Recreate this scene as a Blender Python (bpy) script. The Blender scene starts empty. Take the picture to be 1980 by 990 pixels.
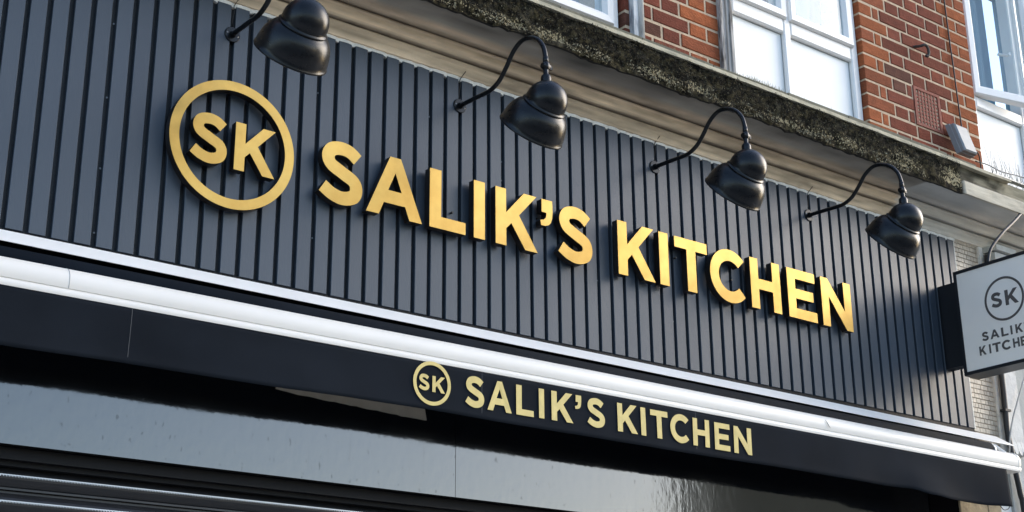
import bpy, bmesh, math, random
from mathutils import Vector, Matrix, noise
from mathutils.geometry import tessellate_polygon
random.seed(7)
R = math.radians
SC = bpy.context.scene

# ---------------------------------------------------------------- camera
# metres; x along the shop front, y into the wall, z=0 at the lower edge of the slatted panel
cam_d = bpy.data.cameras.new('camera')
cam = bpy.data.objects.new('camera', cam_d)
SC.collection.objects.link(cam)
right = Vector((0.79391236, -0.60798053, -0.00792717))
down = Vector((0.19486997, 0.26677131, -0.94385315))
fwd = Vector((0.57595908, 0.74779191, 0.33027019))
m = Matrix((right, -down, -fwd)).transposed().to_4x4()
m.translation = Vector((-1.25859206, -4.1321147, -1.51581392))
cam.matrix_world = m
cam_d.sensor_width = 36
cam_d.lens = 2760.97 / 1980 * 36
cam_d.clip_start = 0.05
cam_d.clip_end = 500
SC.camera = cam

# ---------------------------------------------------------------- light
SUN_AZ = R(108)      # clockwise from +Y towards +X
SUN_EL = R(24)
w = bpy.data.worlds.new("World"); SC.world = w; w.use_nodes = True
nt = w.node_tree
sky = nt.nodes.new('ShaderNodeTexSky'); sky.sky_type = 'NISHITA'; sky.sun_disc = False
sky.sun_elevation = SUN_EL; sky.sun_rotation = SUN_AZ
sky.air_density = 1.0; sky.dust_density = 1.6; sky.ozone_density = 1.5
bg = nt.nodes['Background']; bg.inputs['Strength'].default_value = 0.15
nt.links.new(sky.outputs[0], bg.inputs[0])
sd = bpy.data.lights.new('sun', 'SUN'); sd.energy = .55; sd.angle = R(40); sd.color = (1, .95, .88)
so = bpy.data.objects.new('sun', sd); SC.collection.objects.link(so)
sdir = Vector((math.sin(SUN_AZ) * math.cos(SUN_EL), math.cos(SUN_AZ) * math.cos(SUN_EL), math.sin(SUN_EL)))
so.rotation_euler = (-sdir).to_track_quat('-Z', 'Y').to_euler()
so.location = (6, -8, 8)
SC.view_settings.view_transform = 'Standard'
SC.view_settings.look = 'None'
SC.view_settings.exposure = 1.5
SC.view_settings.gamma = 1
SC.view_settings.use_curve_mapping = False
SC.render.engine = 'CYCLES'
SC.cycles.max_bounces = 6
SC.cycles.diffuse_bounces = 3
SC.cycles.use_denoising = True

# ---------------------------------------------------------------- materials
MATS = {}
def mat(name, col, rough=.5, metal=0., spec=.5, coat=0., var=0., vscale=8., bump=0., bscale=60., rvar=0., stretch=(1, 1, 1), attr=None, col2=None, mask=(.45, .6), mscale=6., bdist=.01):
    mt = bpy.data.materials.new(name); mt.use_nodes = True
    n = mt.node_tree.nodes; l = mt.node_tree.links
    b = n['Principled BSDF']
    b.inputs['Base Color'].default_value = (*col, 1)
    b.inputs['Roughness'].default_value = rough
    b.inputs['Metallic'].default_value = metal
    b.inputs['Specular IOR Level'].default_value = spec
    b.inputs['Coat Weight'].default_value = coat
    tc = n.new('ShaderNodeTexCoord'); mp = n.new('ShaderNodeMapping'); mp.inputs['Scale'].default_value = stretch
    l.new(tc.outputs['Object'], mp.inputs[0])
    cur = None
    if attr:
        a = n.new('ShaderNodeAttribute'); a.attribute_name = attr; cur = a.outputs['Color']
    def rgb(c):
        r = n.new('ShaderNodeRGB'); r.outputs[0].default_value = (*c, 1); return r.outputs[0]
    if col2:
        nz = n.new('ShaderNodeTexNoise'); nz.inputs['Scale'].default_value = mscale; nz.inputs['Detail'].default_value = 8; nz.inputs['Roughness'].default_value = .65
        l.new(mp.outputs[0], nz.inputs[0])
        mr = n.new('ShaderNodeMapRange'); mr.inputs[1].default_value = mask[0]; mr.inputs[2].default_value = mask[1]
        l.new(nz.outputs[0], mr.inputs[0])
        mx = n.new('ShaderNodeMix'); mx.data_type = 'RGBA'
        l.new(mr.outputs[0], mx.inputs[0]); l.new(cur or rgb(col), mx.inputs[6]); l.new(rgb(col2), mx.inputs[7])
        cur = mx.outputs[2]
    if var:
        nz = n.new('ShaderNodeTexNoise'); nz.inputs['Scale'].default_value = vscale; nz.inputs['Detail'].default_value = 6
        l.new(mp.outputs[0], nz.inputs[0])
        mr = n.new('ShaderNodeMapRange'); mr.inputs[1].default_value = .25; mr.inputs[2].default_value = .75
        mr.inputs[3].default_value = 1 - var; mr.inputs[4].default_value = 1 + var
        l.new(nz.outputs[0], mr.inputs[0])
        mx = n.new('ShaderNodeMix'); mx.data_type = 'RGBA'; mx.blend_type = 'MULTIPLY'; mx.inputs[0].default_value = 1
        l.new(cur or rgb(col), mx.inputs[6]); l.new(mr.outputs[0], mx.inputs[7]); cur = mx.outputs[2]
        if rvar:
            m2 = n.new('ShaderNodeMapRange'); m2.inputs[1].default_value = .3; m2.inputs[2].default_value = .7
            m2.inputs[3].default_value = max(.02, rough - rvar); m2.inputs[4].default_value = rough + rvar
            l.new(nz.outputs[0], m2.inputs[0]); l.new(m2.outputs[0], b.inputs['Roughness'])
    if cur: l.new(cur, b.inputs['Base Color'])
    if bump:
        nz = n.new('ShaderNodeTexNoise'); nz.inputs['Scale'].default_value = bscale; nz.inputs['Detail'].default_value = 5
        l.new(mp.outputs[0], nz.inputs[0])
        bp = n.new('ShaderNodeBump'); bp.inputs['Strength'].default_value = bump; bp.inputs['Distance'].default_value = bdist
        l.new(nz.outputs[0], bp.inputs['Height']); l.new(bp.outputs[0], b.inputs['Normal'])
    MATS[name] = mt
    return mt

M_slat = mat('dark_grey_satin_paint', (.05, .065, .085), .42, spec=.5, attr='tint', stretch=(2.5, 1, .5), var=.10, vscale=2.5, rvar=.05, bump=.05, bscale=90)
M_back = mat('black_board', (.004, .0045, .006), .6, spec=.2)
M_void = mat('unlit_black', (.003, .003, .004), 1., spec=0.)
M_caulk = mat('off_white_filler', (.78, .77, .72), .8, var=.15, vscale=25, bump=.4, bscale=60)
M_brass = mat('brushed_brass', (.53, .355, .105), .48, metal=1, var=.10, vscale=16, rvar=.07, bump=.02, bscale=300, col2=(.40, .25, .07), mask=(.35, .75), mscale=7)
M_lbody = mat('dark_brown_acrylic', (.012, .009, .008), .35)
M_lamp = mat('black_satin_enamel', (.004, .005, .0065), .30, spec=.32, var=.3, vscale=60, rvar=.04)
M_steel = mat('zinc_steel', (.6, .6, .62), .3, metal=1)
M_inner = mat('white_reflector', (.7, .7, .68), .5)
M_bulb = mat('frosted_bulb', (.8, .8, .78), .3)
M_white = mat('white_powder_coat', (.78, .745, .69), .42, var=.04, vscale=3)
M_hood = mat('white_aluminium_sheet', (.80, .785, .76), .4, var=.05, vscale=6)
M_fabric = mat('black_canvas', (.009, .012, .017), .9, spec=.1, var=.25, vscale=3.5, bump=.25, bscale=500, bdist=.002)
M_gold = mat('printed_gold', (.64, .50, .17), .55, var=.12, vscale=30)
M_gloss = mat('black_gloss_laminate', (.005, .006, .008), .05, spec=1.0, bump=.07, bscale=34, bdist=.005, stretch=(1, 1, .6))
def gloss_dirt(mt):      # dried rain runs and fly spots that break up the gloss
    n = mt.node_tree.nodes; l = mt.node_tree.links; b = n['Principled BSDF']; b.inputs['IOR'].default_value = 1.62
    tc = n.new('ShaderNodeTexCoord')
    def band(scale, stretch, lo, hi, det=3):
        mp = n.new('ShaderNodeMapping'); mp.inputs['Scale'].default_value = stretch; l.new(tc.outputs['Object'], mp.inputs[0])
        z = n.new('ShaderNodeTexNoise'); z.inputs['Scale'].default_value = scale; z.inputs['Detail'].default_value = det; l.new(mp.outputs[0], z.inputs[0])
        m_ = n.new('ShaderNodeMapRange'); m_.inputs[1].default_value = lo; m_.inputs[2].default_value = hi; l.new(z.outputs[0], m_.inputs[0]); return m_.outputs[0]
    runs = band(70, (1, 1, .035), .66, .76); spots = band(60, (1, 1, .5), .67, .70, 2); film = band(5, (1, 1, .3), .35, .7, 5)
    rs_ = n.new('ShaderNodeMath'); rs_.operation = 'MULTIPLY'; l.new(runs, rs_.inputs[0]); rs_.inputs[1].default_value = .4
    a = n.new('ShaderNodeMath'); a.operation = 'MAXIMUM'; l.new(rs_.outputs[0], a.inputs[0]); l.new(spots, a.inputs[1])
    q = n.new('ShaderNodeMapRange'); q.inputs[3].default_value = .05; q.inputs[4].default_value = .10; l.new(a.outputs[0], q.inputs[0]); 
    f2 = n.new('ShaderNodeMath'); f2.operation = 'MULTIPLY_ADD'; l.new(film, f2.inputs[0]); f2.inputs[1].default_value = .05; l.new(q.outputs[0], f2.inputs[2])
    l.new(f2.outputs[0], b.inputs['Roughness'])
    sl = n.new('ShaderNodeMapRange'); sl.inputs[3].default_value = 1.0; sl.inputs[4].default_value = .68; l.new(a.outputs[0], sl.inputs[0])
    l.new(sl.outputs[0], b.inputs['Specular IOR Level'])
gloss_dirt(M_gloss)
M_shut = mat('dark_galvanised_steel', (.030, .031, .034), .36, metal=.6, var=.2, vscale=30, stretch=(.3, 1, 8))
M_zinc = mat('galvanised_edge_glint', (.5, .52, .55), .35, metal=.6)
M_brick = mat('fired_brick', (.3, .1, .06), .9, spec=.15, attr='tint', var=.22, vscale=22, bump=.5, bscale=70, stretch=(1, 1, 2), col2=(.09, .05, .045), mask=(.62, .80), mscale=12)
M_mortar = mat('lime_mortar', (.56, .43, .30), .95, var=.2, vscale=30, bump=.4, bscale=90)
M_upvc = mat('white_upvc', (.84, .825, .80), .35, var=.05, vscale=5)
M_panel = mat('white_infill_panel', (.84, .85, .84), .5, var=.05, vscale=4, col2=(.66, .67, .66), mask=(.62, .80), mscale=5)
M_stone = mat('grimy_painted_stone', (.3, .26, .2), .9, attr='tint', var=.28, vscale=5, bump=.6, bscale=30, stretch=(.35, 1.5, 1.5), bdist=.006)
M_tile = mat('buff_mosaic_tile', (.55, .50, .43), .4, attr='tint', var=.1, vscale=20)
M_grout = mat('brown_grout', (.30, .24, .18), .9)
M_plaster = mat('old_white_plaster', (.66, .65, .62), .85, var=.15, vscale=12, bump=.4, bscale=40, col2=(.42, .40, .36), mask=(.58, .72), mscale=9)
M_tan = mat('tan_sandstone', (.36, .28, .17), .9, var=.3, vscale=14, bump=.5, bscale=60, col2=(.12, .09, .06), mask=(.58, .75), mscale=10)
M_greystone = mat('pale_grey_stone', (.42, .43, .41), .9, var=.15, vscale=10, bump=.3, bscale=60)
M_moss = mat('dark_moss', (.03, .03, .02), .95, attr='tint', var=.35, vscale=50)
M_lead = mat('weathered_lead', (.44, .40, .29), .8, var=.3, vscale=30, bump=.5, bscale=80, stretch=(.4, 1, 1))
M_timber = mat('weathered_timber', (.42, .40, .38), .9, var=.35, vscale=40, bump=.8, bscale=60, stretch=(1, 1, .12), col2=(.10, .09, .08), mask=(.52, .62), mscale=30)
M_cable = mat('black_pvc', (.012, .012, .014), .5)
M_greypvc = mat('grey_pvc', (.24, .26, .28), .5, var=.1, vscale=20)
M_greycable = mat('grey_cable', (.35, .36, .36), .6)
M_terra = mat('red_terracotta', (.24, .075, .05), .85, var=.2, vscale=40, bump=.3)
M_hole = mat('dark_opening_black', (.006, .005, .005), .95)
M_iron = mat('rusty_iron', (.05, .04, .035), .7, var=.4, vscale=60)
M_signface = mat('pale_acrylic', (.96, .88, .79), .42, var=.04, vscale=4)
M_signblk = mat('black_sign_frame', (.010, .011, .014), .4)
M_signtxt = mat('brown_grey_vinyl', (.10, .085, .075), .5)
M_grass = mat('dry_grass', (.20, .18, .10), .9, attr='tint')
M_spike = mat('clear_grey_spike', (.45, .45, .44), .4)
M_asphalt = mat('asphalt', (.05, .05, .052), .9, var=.2, vscale=3, bump=.5, bscale=200)
M_paving = mat('concrete_paving', (.38, .36, .33), .9, var=.15, vscale=2, bump=.3)
M_kerb = mat('granite_kerb', (.30, .29, .28), .85, var=.15, vscale=20)
M_oppbrick = mat('buff_render', (.46, .34, .21), .85, var=.12, vscale=.5)
M_opproof = mat('slate_roof', (.09, .09, .10), .7)
M_curtain = mat('pale_blue_curtain', (.16, .27, .35), .8, var=.10, vscale=6, stretch=(6, 1, .2))
M_room = mat('room_wall', (.25, .32, .36), .9)
M_paper = mat('torn_brown_tape', (.29, .26, .20), .8, var=.12, vscale=20)

def mossface_mat():
    mt = bpy.data.materials.new('mossy_crumbling_stone'); mt.use_nodes = True
    n = mt.node_tree.nodes; l = mt.node_tree.links; b = n['Principled BSDF']; b.inputs['Roughness'].default_value = .95; b.inputs['Specular IOR Level'].default_value = .1
    tc = n.new('ShaderNodeTexCoord'); at = n.new('ShaderNodeAttribute'); at.attribute_name = 'tint'
    sp = n.new('ShaderNodeSeparateColor'); l.new(at.outputs['Color'], sp.inputs[0])
    def noi(sc, det=4, st=(1, 1, 1), rg=.6):
        mp = n.new('ShaderNodeMapping'); mp.inputs['Scale'].default_value = st; l.new(tc.outputs['Object'], mp.inputs[0])
        z = n.new('ShaderNodeTexNoise'); z.inputs['Scale'].default_value = sc; z.inputs['Detail'].default_value = det; z.inputs['Roughness'].default_value = rg; l.new(mp.outputs[0], z.inputs[0]); return z.outputs[0]
    def rng(x, a, b_, c=0., d=1.):
        q = n.new('ShaderNodeMapRange'); q.inputs[1].default_value = a; q.inputs[2].default_value = b_; q.inputs[3].default_value = c; q.inputs[4].default_value = d
        l.new(x, q.inputs[0]); return q.outputs[0]
    def mix(f, c1, c2):
        m_ = n.new('ShaderNodeMix'); m_.data_type = 'RGBA'; l.new(f, m_.inputs[0])
        for i, c in ((6, c1), (7, c2)):
            if isinstance(c, tuple): m_.inputs[i].default_value = (*c, 1)
            else: l.new(c, m_.inputs[i])
        return m_.outputs[2]
    big = noi(38, 6); fine = noi(120, 3, (1, 1, .7)); mid = noi(14, 5)
    c = mix(rng(big, .47, .66), (.005, .0045, .0028), (.060, .050, .026))
    c = mix(rng(mid, .56, .70, 0, .55), c, (.095, .085, .06))
    add = n.new('ShaderNodeMath'); add.operation = 'MULTIPLY_ADD'; l.new(sp.outputs[0], add.inputs[0]); add.inputs[1].default_value = .215; l.new(fine, add.inputs[2])
    c = mix(rng(add.outputs[0], .66, .72), c, (.33, .285, .18))
    l.new(c, b.inputs['Base Color'])
    bp = n.new('ShaderNodeBump'); bp.inputs['Strength'].default_value = .9; bp.inputs['Distance'].default_value = .012; l.new(big, bp.inputs['Height']); l.new(bp.outputs[0], b.inputs['Normal'])
    return mt
M_mossface = mossface_mat()

def glass_mat():
    mt = bpy.data.materials.new('window_glass'); mt.use_nodes = True
    n = mt.node_tree.nodes; l = mt.node_tree.links; n.remove(n['Principled BSDF'])
    lw = n.new('ShaderNodeLayerWeight'); lw.inputs[0].default_value = .5
    pw = n.new('ShaderNodeMath'); pw.operation = 'POWER'; pw.inputs[1].default_value = 4; l.new(lw.outputs['Facing'], pw.inputs[0])
    fr = n.new('ShaderNodeMath'); fr.operation = 'MULTIPLY_ADD'; fr.inputs[1].default_value = .88; fr.inputs[2].default_value = .05; l.new(pw.outputs[0], fr.inputs[0])
    gl = n.new('ShaderNodeBsdfGlossy'); gl.inputs['Roughness'].default_value = .02
    tr = n.new('ShaderNodeBsdfTransparent'); tr.inputs[0].default_value = (.88, .95, .97, 1)
    mx = n.new('ShaderNodeMixShader')
    l.new(fr.outputs[0], mx.inputs[0]); l.new(tr.outputs[0], mx.inputs[1]); l.new(gl.outputs[0], mx.inputs[2])
    l.new(mx.outputs[0], n['Material Output'].inputs[0])
    return mt
M_glass = glass_mat()

# ---------------------------------------------------------------- helpers
def empty(name, loc, label=None, cat=None, group=None, kind=None):
    o = bpy.data.objects.new(name, None); o.location = loc; o.empty_display_size = .05
    SC.collection.objects.link(o); tag(o, label, cat, group, kind); return o
def tag(o, label=None, cat=None, group=None, kind=None):
    if label: o['label'] = label
    if cat: o['category'] = cat
    if group: o['group'] = group
    if kind: o['kind'] = kind
    return o
def wloc(o):
    v = Vector((0, 0, 0))
    while o: v += o.location; o = o.parent
    return v
class MB:
    def __init__(s): s.v = []; s.f = []; s.c = []; s.sm = []
    def face(s, idx, col=None, sm=False): s.f.append(idx); s.c.append(col); s.sm.append(sm)
    def poly(s, pts, col=None):
        b = len(s.v); s.v += [Vector(p) for p in pts]; s.face(list(range(b, len(s.v))), col)
    def box(s, x0, x1, y0, y1, z0, z1, col=None):
        b = len(s.v)
        s.v += [Vector(p) for p in ((x0, y0, z0), (x1, y0, z0), (x1, y1, z0), (x0, y1, z0), (x0, y0, z1), (x1, y0, z1), (x1, y1, z1), (x0, y1, z1))]
        for q in ((3, 2, 1, 0), (4, 5, 6, 7), (0, 1, 5, 4), (1, 2, 6, 5), (2, 3, 7, 6), (3, 0, 4, 7)): s.face([b + i for i in q], col)
    def cbox(s, x0, x1, y0, y1, z0, z1, c, col=None):
        """box whose front (low y) edges are chamfered by c"""
        b = len(s.v)
        s.v += [Vector(p) for p in ((x0, y0 + c, z0), (x1, y0 + c, z0), (x1, y0 + c, z1), (x0, y0 + c, z1),
                                    (x0 + c, y0, z0 + c), (x1 - c, y0, z0 + c), (x1 - c, y0, z1 - c), (x0 + c, y0, z1 - c),
                                    (x0, y1, z0), (x1, y1, z0), (x1, y1, z1), (x0, y1, z1))]
        for q in ((4, 5, 6, 7), (0, 1, 5, 4), (1, 2, 6, 5), (2, 3, 7, 6), (3, 0, 4, 7), (8, 9, 1, 0), (9, 10, 2, 1), (10, 11, 3, 2), (11, 8, 0, 3), (8, 11, 10, 9)):
            s.face([b + i for i in q], col)
    def prism(s, loops, f0, f1, col=None):
        """loops: 2D outlines (first outer, rest holes); f0/f1 map (a,b) to the front / back 3D point"""
        tri = tessellate_polygon([[Vector((a, b_, 0)) for a, b_ in lp] for lp in loops])
        flat = [p for lp in loops for p in lp]; n = len(flat); b = len(s.v)
        s.v += [Vector(f0(*p)) for p in flat]; s.v += [Vector(f1(*p)) for p in flat]
        for t in tri:
            s.face([b + i for i in t], col); s.face([b + n + i for i in reversed(t)], col)
        k = 0
        for lp in loops:
            for i in range(len(lp)):
                a0 = k + i; a1 = k + (i + 1) % len(lp)
                s.face([b + a0, b + a1, b + n + a1, b + n + a0], col)
            k += len(lp)
    def tube(s, pts, r, n=10, cap=True, col=None):
        pts = [Vector(p) for p in pts]; rr = r if isinstance(r, (list, tuple)) else [r] * len(pts)
        T = []
        for i in range(len(pts)):
            T.append((pts[min(i + 1, len(pts) - 1)] - pts[max(i - 1, 0)]).normalized())
        up = Vector((1, 0, 0)) if abs(T[0].x) < .8 else Vector((0, 0, 1))
        nrm = (up - T[0] * up.dot(T[0])).normalized(); b = len(s.v)
        for i, pnt in enumerate(pts):
            nrm = (nrm - T[i] * nrm.dot(T[i])).normalized(); bi = T[i].cross(nrm)
            for k in range(n):
                a = 2 * math.pi * k / n; s.v.append(pnt + (nrm * math.cos(a) + bi * math.sin(a)) * rr[i])
        for i in range(len(pts) - 1):
            for k in range(n):
                s.face([b + i * n + k, b + i * n + (k + 1) % n, b + (i + 1) * n + (k + 1) % n, b + (i + 1) * n + k], col, True)
        if cap:
            s.face([b + k for k in range(n)][::-1], col); s.face([b + (len(pts) - 1) * n + k for k in range(n)], col)
    def lathe(s, o, ax, prof, n=48, col=None):
        o = Vector(o); ax = Vector(ax).normalized(); u = ax.orthogonal().normalized(); v = ax.cross(u); b = len(s.v)
        for d, r in prof:
            for k in range(n):
                a = 2 * math.pi * k / n; s.v.append(o + ax * d + (u * math.cos(a) + v * math.sin(a)) * max(r, 1e-5))
        for i in range(len(prof) - 1):
            for k in range(n):
                s.face([b + i * n + k, b + i * n + (k + 1) % n, b + (i + 1) * n + (k + 1) % n, b + (i + 1) * n + k], col, True)
    def build(s, name, material, parent=None, origin=(0, 0, 0), flat_angle=None):
        o0 = wloc(parent) if parent else Vector(origin)
        me = bpy.data.meshes.new(name)
        me.from_pydata([tuple(v - o0) for v in s.v], [], s.f)
        me.polygons.foreach_set('use_smooth', s.sm)
        if any(c is not None for c in s.c):
            at = me.color_attributes.new('tint', 'FLOAT_COLOR', 'CORNER')
            data = []
            for f, c in zip(s.f, s.c):
                if isinstance(c, list):
                    for q in c: data += [*q, 1.]
                else: data += [*(c or (.3, .3, .3)), 1.] * len(f)
            at.data.foreach_set('color', data)
        bm = bmesh.new(); bm.from_mesh(me); bmesh.ops.recalc_face_normals(bm, faces=bm.faces); bm.to_mesh(me); bm.free()
        me.materials.append(material)
        ob = bpy.data.objects.new(name, me); SC.collection.objects.link(ob)
        if parent: ob.parent = parent
        else: ob.location = origin
        if flat_angle is not None:
            me.polygons.foreach_set('use_smooth', [True] * len(me.polygons))
            me.set_sharp_from_angle(angle=R(flat_angle))
        return ob
def bevel(o, wdt, seg=2):
    md = o.modifiers.new('bevel', 'BEVEL'); md.width = wdt; md.segments = seg; md.limit_method = 'ANGLE'; md.angle_limit = R(40)
    return o
def cr(pts, n=8, closed=False):
    """Catmull-Rom through points"""
    pts = [Vector(p) for p in pts]; out = []; N = len(pts)
    rng = range(N if closed else N - 1)
    for i in rng:
        g = lambda k: pts[k % N] if closed else pts[max(0, min(N - 1, k))]
        p0, p1, p2, p3 = g(i - 1), g(i), g(i + 1), g(i + 2)
        for j in range(n):
            t = j / n
            out.append(.5 * ((2 * p1) + (-p0 + p2) * t + (2 * p0 - 5 * p1 + 4 * p2 - p3) * t * t + (-p0 + 3 * p1 - 3 * p2 + p3) * t ** 3))
    if not closed: out.append(pts[-1])
    return out
def nz(x, y=0., z=0.): return noise.noise(Vector((x, y, z)))

# ---------------------------------------------------------------- glyphs (cap height 1)
def stroke(cl, wd, n=10):
    P = cr([(a, b, 0) for a, b in cl], n); L = []; Rr = []
    for i, p in enumerate(P):
        t = (P[min(i + 1, len(P) - 1)] - P[max(i - 1, 0)]).normalized(); q = Vector((-t.y, t.x, 0)) * wd / 2
        L.append((p.x + q.x, p.y + q.y)); Rr.append((p.x - q.x, p.y - q.y))
    return L + Rr[::-1]
def arc(cx, cy, r, a0, a1, n=30):
    return [(cx + r * math.cos(R(a0 + (a1 - a0) * i / n)), cy + r * math.sin(R(a0 + (a1 - a0) * i / n))) for i in range(n + 1)]
G = {
 'I': [[(0, 0), (0, 1), (.222, 1), (.222, 0)]],
 'L': [[(0, 0), (0, 1), (.222, 1), (.222, .203), (.70, .203), (.70, 0)]],
 'K': [[(0, 0), (0, 1), (.218, 1), (.218, .582), (.592, 1), (.86, 1), (.485, .585), (.872, 0), (.612, 0), (.325, .415), (.218, .302), (.218, 0)]],
 'A': [[(0, 0), (.42, 1), (.62, 1), (1.03, 0), (.795, 0), (.712, .212), (.318, .212), (.232, 0)], [(.522, .74), (.393, .43), (.643, .43)]],
 'T': [[(0, 1), (.82, 1), (.82, .795), (.523, .795), (.523, 0), (.297, 0), (.297, .795), (0, .795)]],
 'H': [[(0, 0), (0, 1), (.215, 1), (.215, .60), (.60, .60), (.60, 1), (.815, 1), (.815, 0), (.60, 0), (.60, .395), (.215, .395), (.215, 0)]],
 'E': [[(0, 0), (0, 1), (.795, 1), (.795, .803), (.222, .803), (.222, .60), (.727, .60), (.727, .405), (.222, .405), (.222, .20), (.805, .20), (.805, 0)]],
 'N': [[(0, 0), (0, 1), (.205, 1), (.675, .385), (.675, 1), (.89, 1), (.89, 0), (.70, 0), (.215, .63), (.215, 0)]],
 'C': [arc(.525, .5, .522, 43, 317, 44) + arc(.525, .5, .298, 318, 42, 40)],
 'S': [stroke([(.665, .785), (.53, .878), (.37, .905), (.21, .858), (.148, .735), (.205, .612), (.40, .512), (.60, .412), (.655, .285), (.60, .155), (.41, .096), (.22, .14), (.065, .232)], .218)],
 "'": [[(.03, 1), (.262, 1), (.266, .80), (.255, .69), (.225, .60), (.175, .55), (.105, .525), (.015, .52), (0, .612), (.07, .63), (.115, .67), (.13, .72), (.128, .765), (.03, .765)]],
}
for k in G:   # outlines run the same way round
    lps = []
    for i, lp in enumerate(G[k]):
        ar = sum(lp[j][0] * lp[(j + 1) % len(lp)][1] - lp[(j + 1) % len(lp)][0] * lp[j][1] for j in range(len(lp)))
        lps.append(lp if (ar > 0) == (i == 0) else lp[::-1])
    G[k] = lps
def scaled(k, x, z, sx, sz): return [[(x + a * sx, z + b * sz) for a, b in lp] for lp in G[k]]
def circ(cx, cz, rx, rz=None, n=96): return [(cx + rx * math.cos(2 * math.pi * i / n), cz + (rz or rx) * math.sin(2 * math.pi * i / n)) for i in range(n)]

# ================================================================= GROUND AND STREET
mb = MB(); mb.poly([(-150, -150, -3.27), (150, -150, -3.27), (150, 150, -3.27), (-150, 150, -3.27)])
tag(mb.build('ground', M_asphalt), kind='structure')
mb = MB(); mb.box(-60, 60, -5.2, 1.5, -3.6, -3.15); tag(mb.build('pavement', M_paving), kind='structure')
mb = MB(); mb.box(-60, 60, -5.35, -5.2, -3.6, -3.146); tag(mb.build('kerb', M_kerb), kind='structure')
mb = MB(); mb.box(-60, 60, -15.5, -12.5, -3.6, -3.15); tag(mb.build('far_pavement', M_paving), kind='structure')

# the terrace across the street: seen only as a reflection in the glossy boards
opp = empty('terrace_house', (26, -15, -3.15), 'buff rendered three storey terrace across the street from the shop', 'building')
mb = MB(); mb.box(26, 60, -24, -15.4, -3.15, 7.2); mb.build('wall', M_oppbrick, opp)
mb = MB(); mb.prism([[(-24.3, 7.2), (-15.1, 7.2), (-19.7, 9.2)]], lambda a, b: (25.8, a, b), lambda a, b: (60.2, a, b)); mb.build('roof', M_opproof, opp)
for i in range(12):
    x = 27 + i * 2.75
    for z in (-2.2, .8, 4.0):
        mb = MB(); mb.box(x, x + 1.2, -15.4, -15.34, z, z + 1.5); wf = mb.build('window', M_upvc, opp)
        mb = MB(); mb.box(x + .08, x + 1.12, -15.34, -15.32, z + .08, z + 1.42); mb.build('pane', M_hole, wf)

# ================================================================= THE SHOP BUILDING
XL, XR = -2.2, 7.2
bld = empty('shop_building', (2.5, .2, -3.15), 'red brick shop building with white windows over a grimy stone cornice', 'building')
# core mass behind everything
mb = MB()
mb.box(XL, XR, .12, .6, -3.15, 1.25)
mb.box(XL, XR, 2.6, 2.7, 1.25, 4.2); mb.box(XL, XR, .12, 2.7, 1.2, 1.3)
mb.build('rear_wall', M_room, bld)

# ---- brickwork
def brick_wall(x0, x1, z0, z1, quoinL=True, quoinR=True, name='brick_wall', start=0, skip=None):
    mb = MB(); mo = MB()
    mo.box(x0 + .004, x1 - .004, .0035, .34, z0, z1)
    P = .0765; k0 = math.floor((z0 - 1.598) / P); k1 = math.ceil((z1 - 1.598) / P)
    rnd = random.Random(int(x0 * 1000) + 5)
    for k in range(k0, k1 + 1):
        za = max(1.598 + k * P + .002, z0); zb = min(1.598 + k * P + .0662, z1)
        if zb - za < .01: continue
        x = x0; seq = []
        A = (k + start) % 2 == 0
        unit = ['S', 'H'] if A else ['H', 'q', 'S', 'H']
        i = 0
        while x < x1 - .005:
            if A: u = 'SH'[i % 2]
            else: u = ('H', 'q')[i] if i < 2 else 'SH'[i % 2]
            L = {'S': .2195, 'H': .1035, 'q': .047}[u]
            rem = x1 - x
            if rem < L + .02: L = rem
            elif rem - L - .011 < .04: L = rem
            seq.append((x, min(x + L, x1), u)); x += L + .011; i += 1
        for j, (a, b, u) in enumerate(seq):
            if skip and a > skip[0] - .03 and b < skip[1] + .03 and (za + zb) / 2 > skip[2] and (za + zb) / 2 < skip[3]: continue
            if skip and (za + zb) / 2 > skip[2] and (za + zb) / 2 < skip[3]:
                if a < skip[0] < b: b = skip[0] - .006
                if a < skip[1] < b: a = skip[1] + .006
                if b - a < .012: continue
            dl = a - x0; dr = x1 - b
            orange = (quoinL and dl < .17) or (quoinR and dr < .17)
            t = rnd.random()
            if orange:
                base = Vector((.31, .092, .036)) if t < .62 else Vector((.25, .075, .035))
            else:
                base = Vector((.165, .047, .029)) if t < .66 else (Vector((.205, .056, .033)) if t < .87 else Vector((.125, .052, .036)))
                if t > .985: base = Vector((.035, .035, .04))
            base = base * rnd.uniform(.82, 1.18)
            e = rnd.uniform(-.0015, .0015); hh = rnd.uniform(-.0015, .0015)
            mb.cbox(a + abs(hh), b - abs(e), e, .10, za + abs(e) * .6, zb + hh * .7, .003, tuple(base))
    wl = mo.build(name, M_mortar, bld)
    mb.build('brick_facing', M_brick, wl)
    return wl
w1 = brick_wall(XL, .55, 1.30, 3.4, False, True)
w2 = brick_wall(2.565, 3.16, 1.30, 3.4, False, True, start=1)
w3 = brick_wall(4.222, 5.178, 1.30, 3.4, True, True, skip=(4.614, 4.842, 1.597, 1.828))
w4 = brick_wall(6.35, XR, 1.30, 3.4, True, False)
for (a, b) in ((.55, 2.565), (3.16, 4.222), (5.178, 6.35)):
    mb = MB(); mb.box(a, b, .004, .34, 2.95, 3.4); mb.build('lintel', M_mortar, bld)
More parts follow.
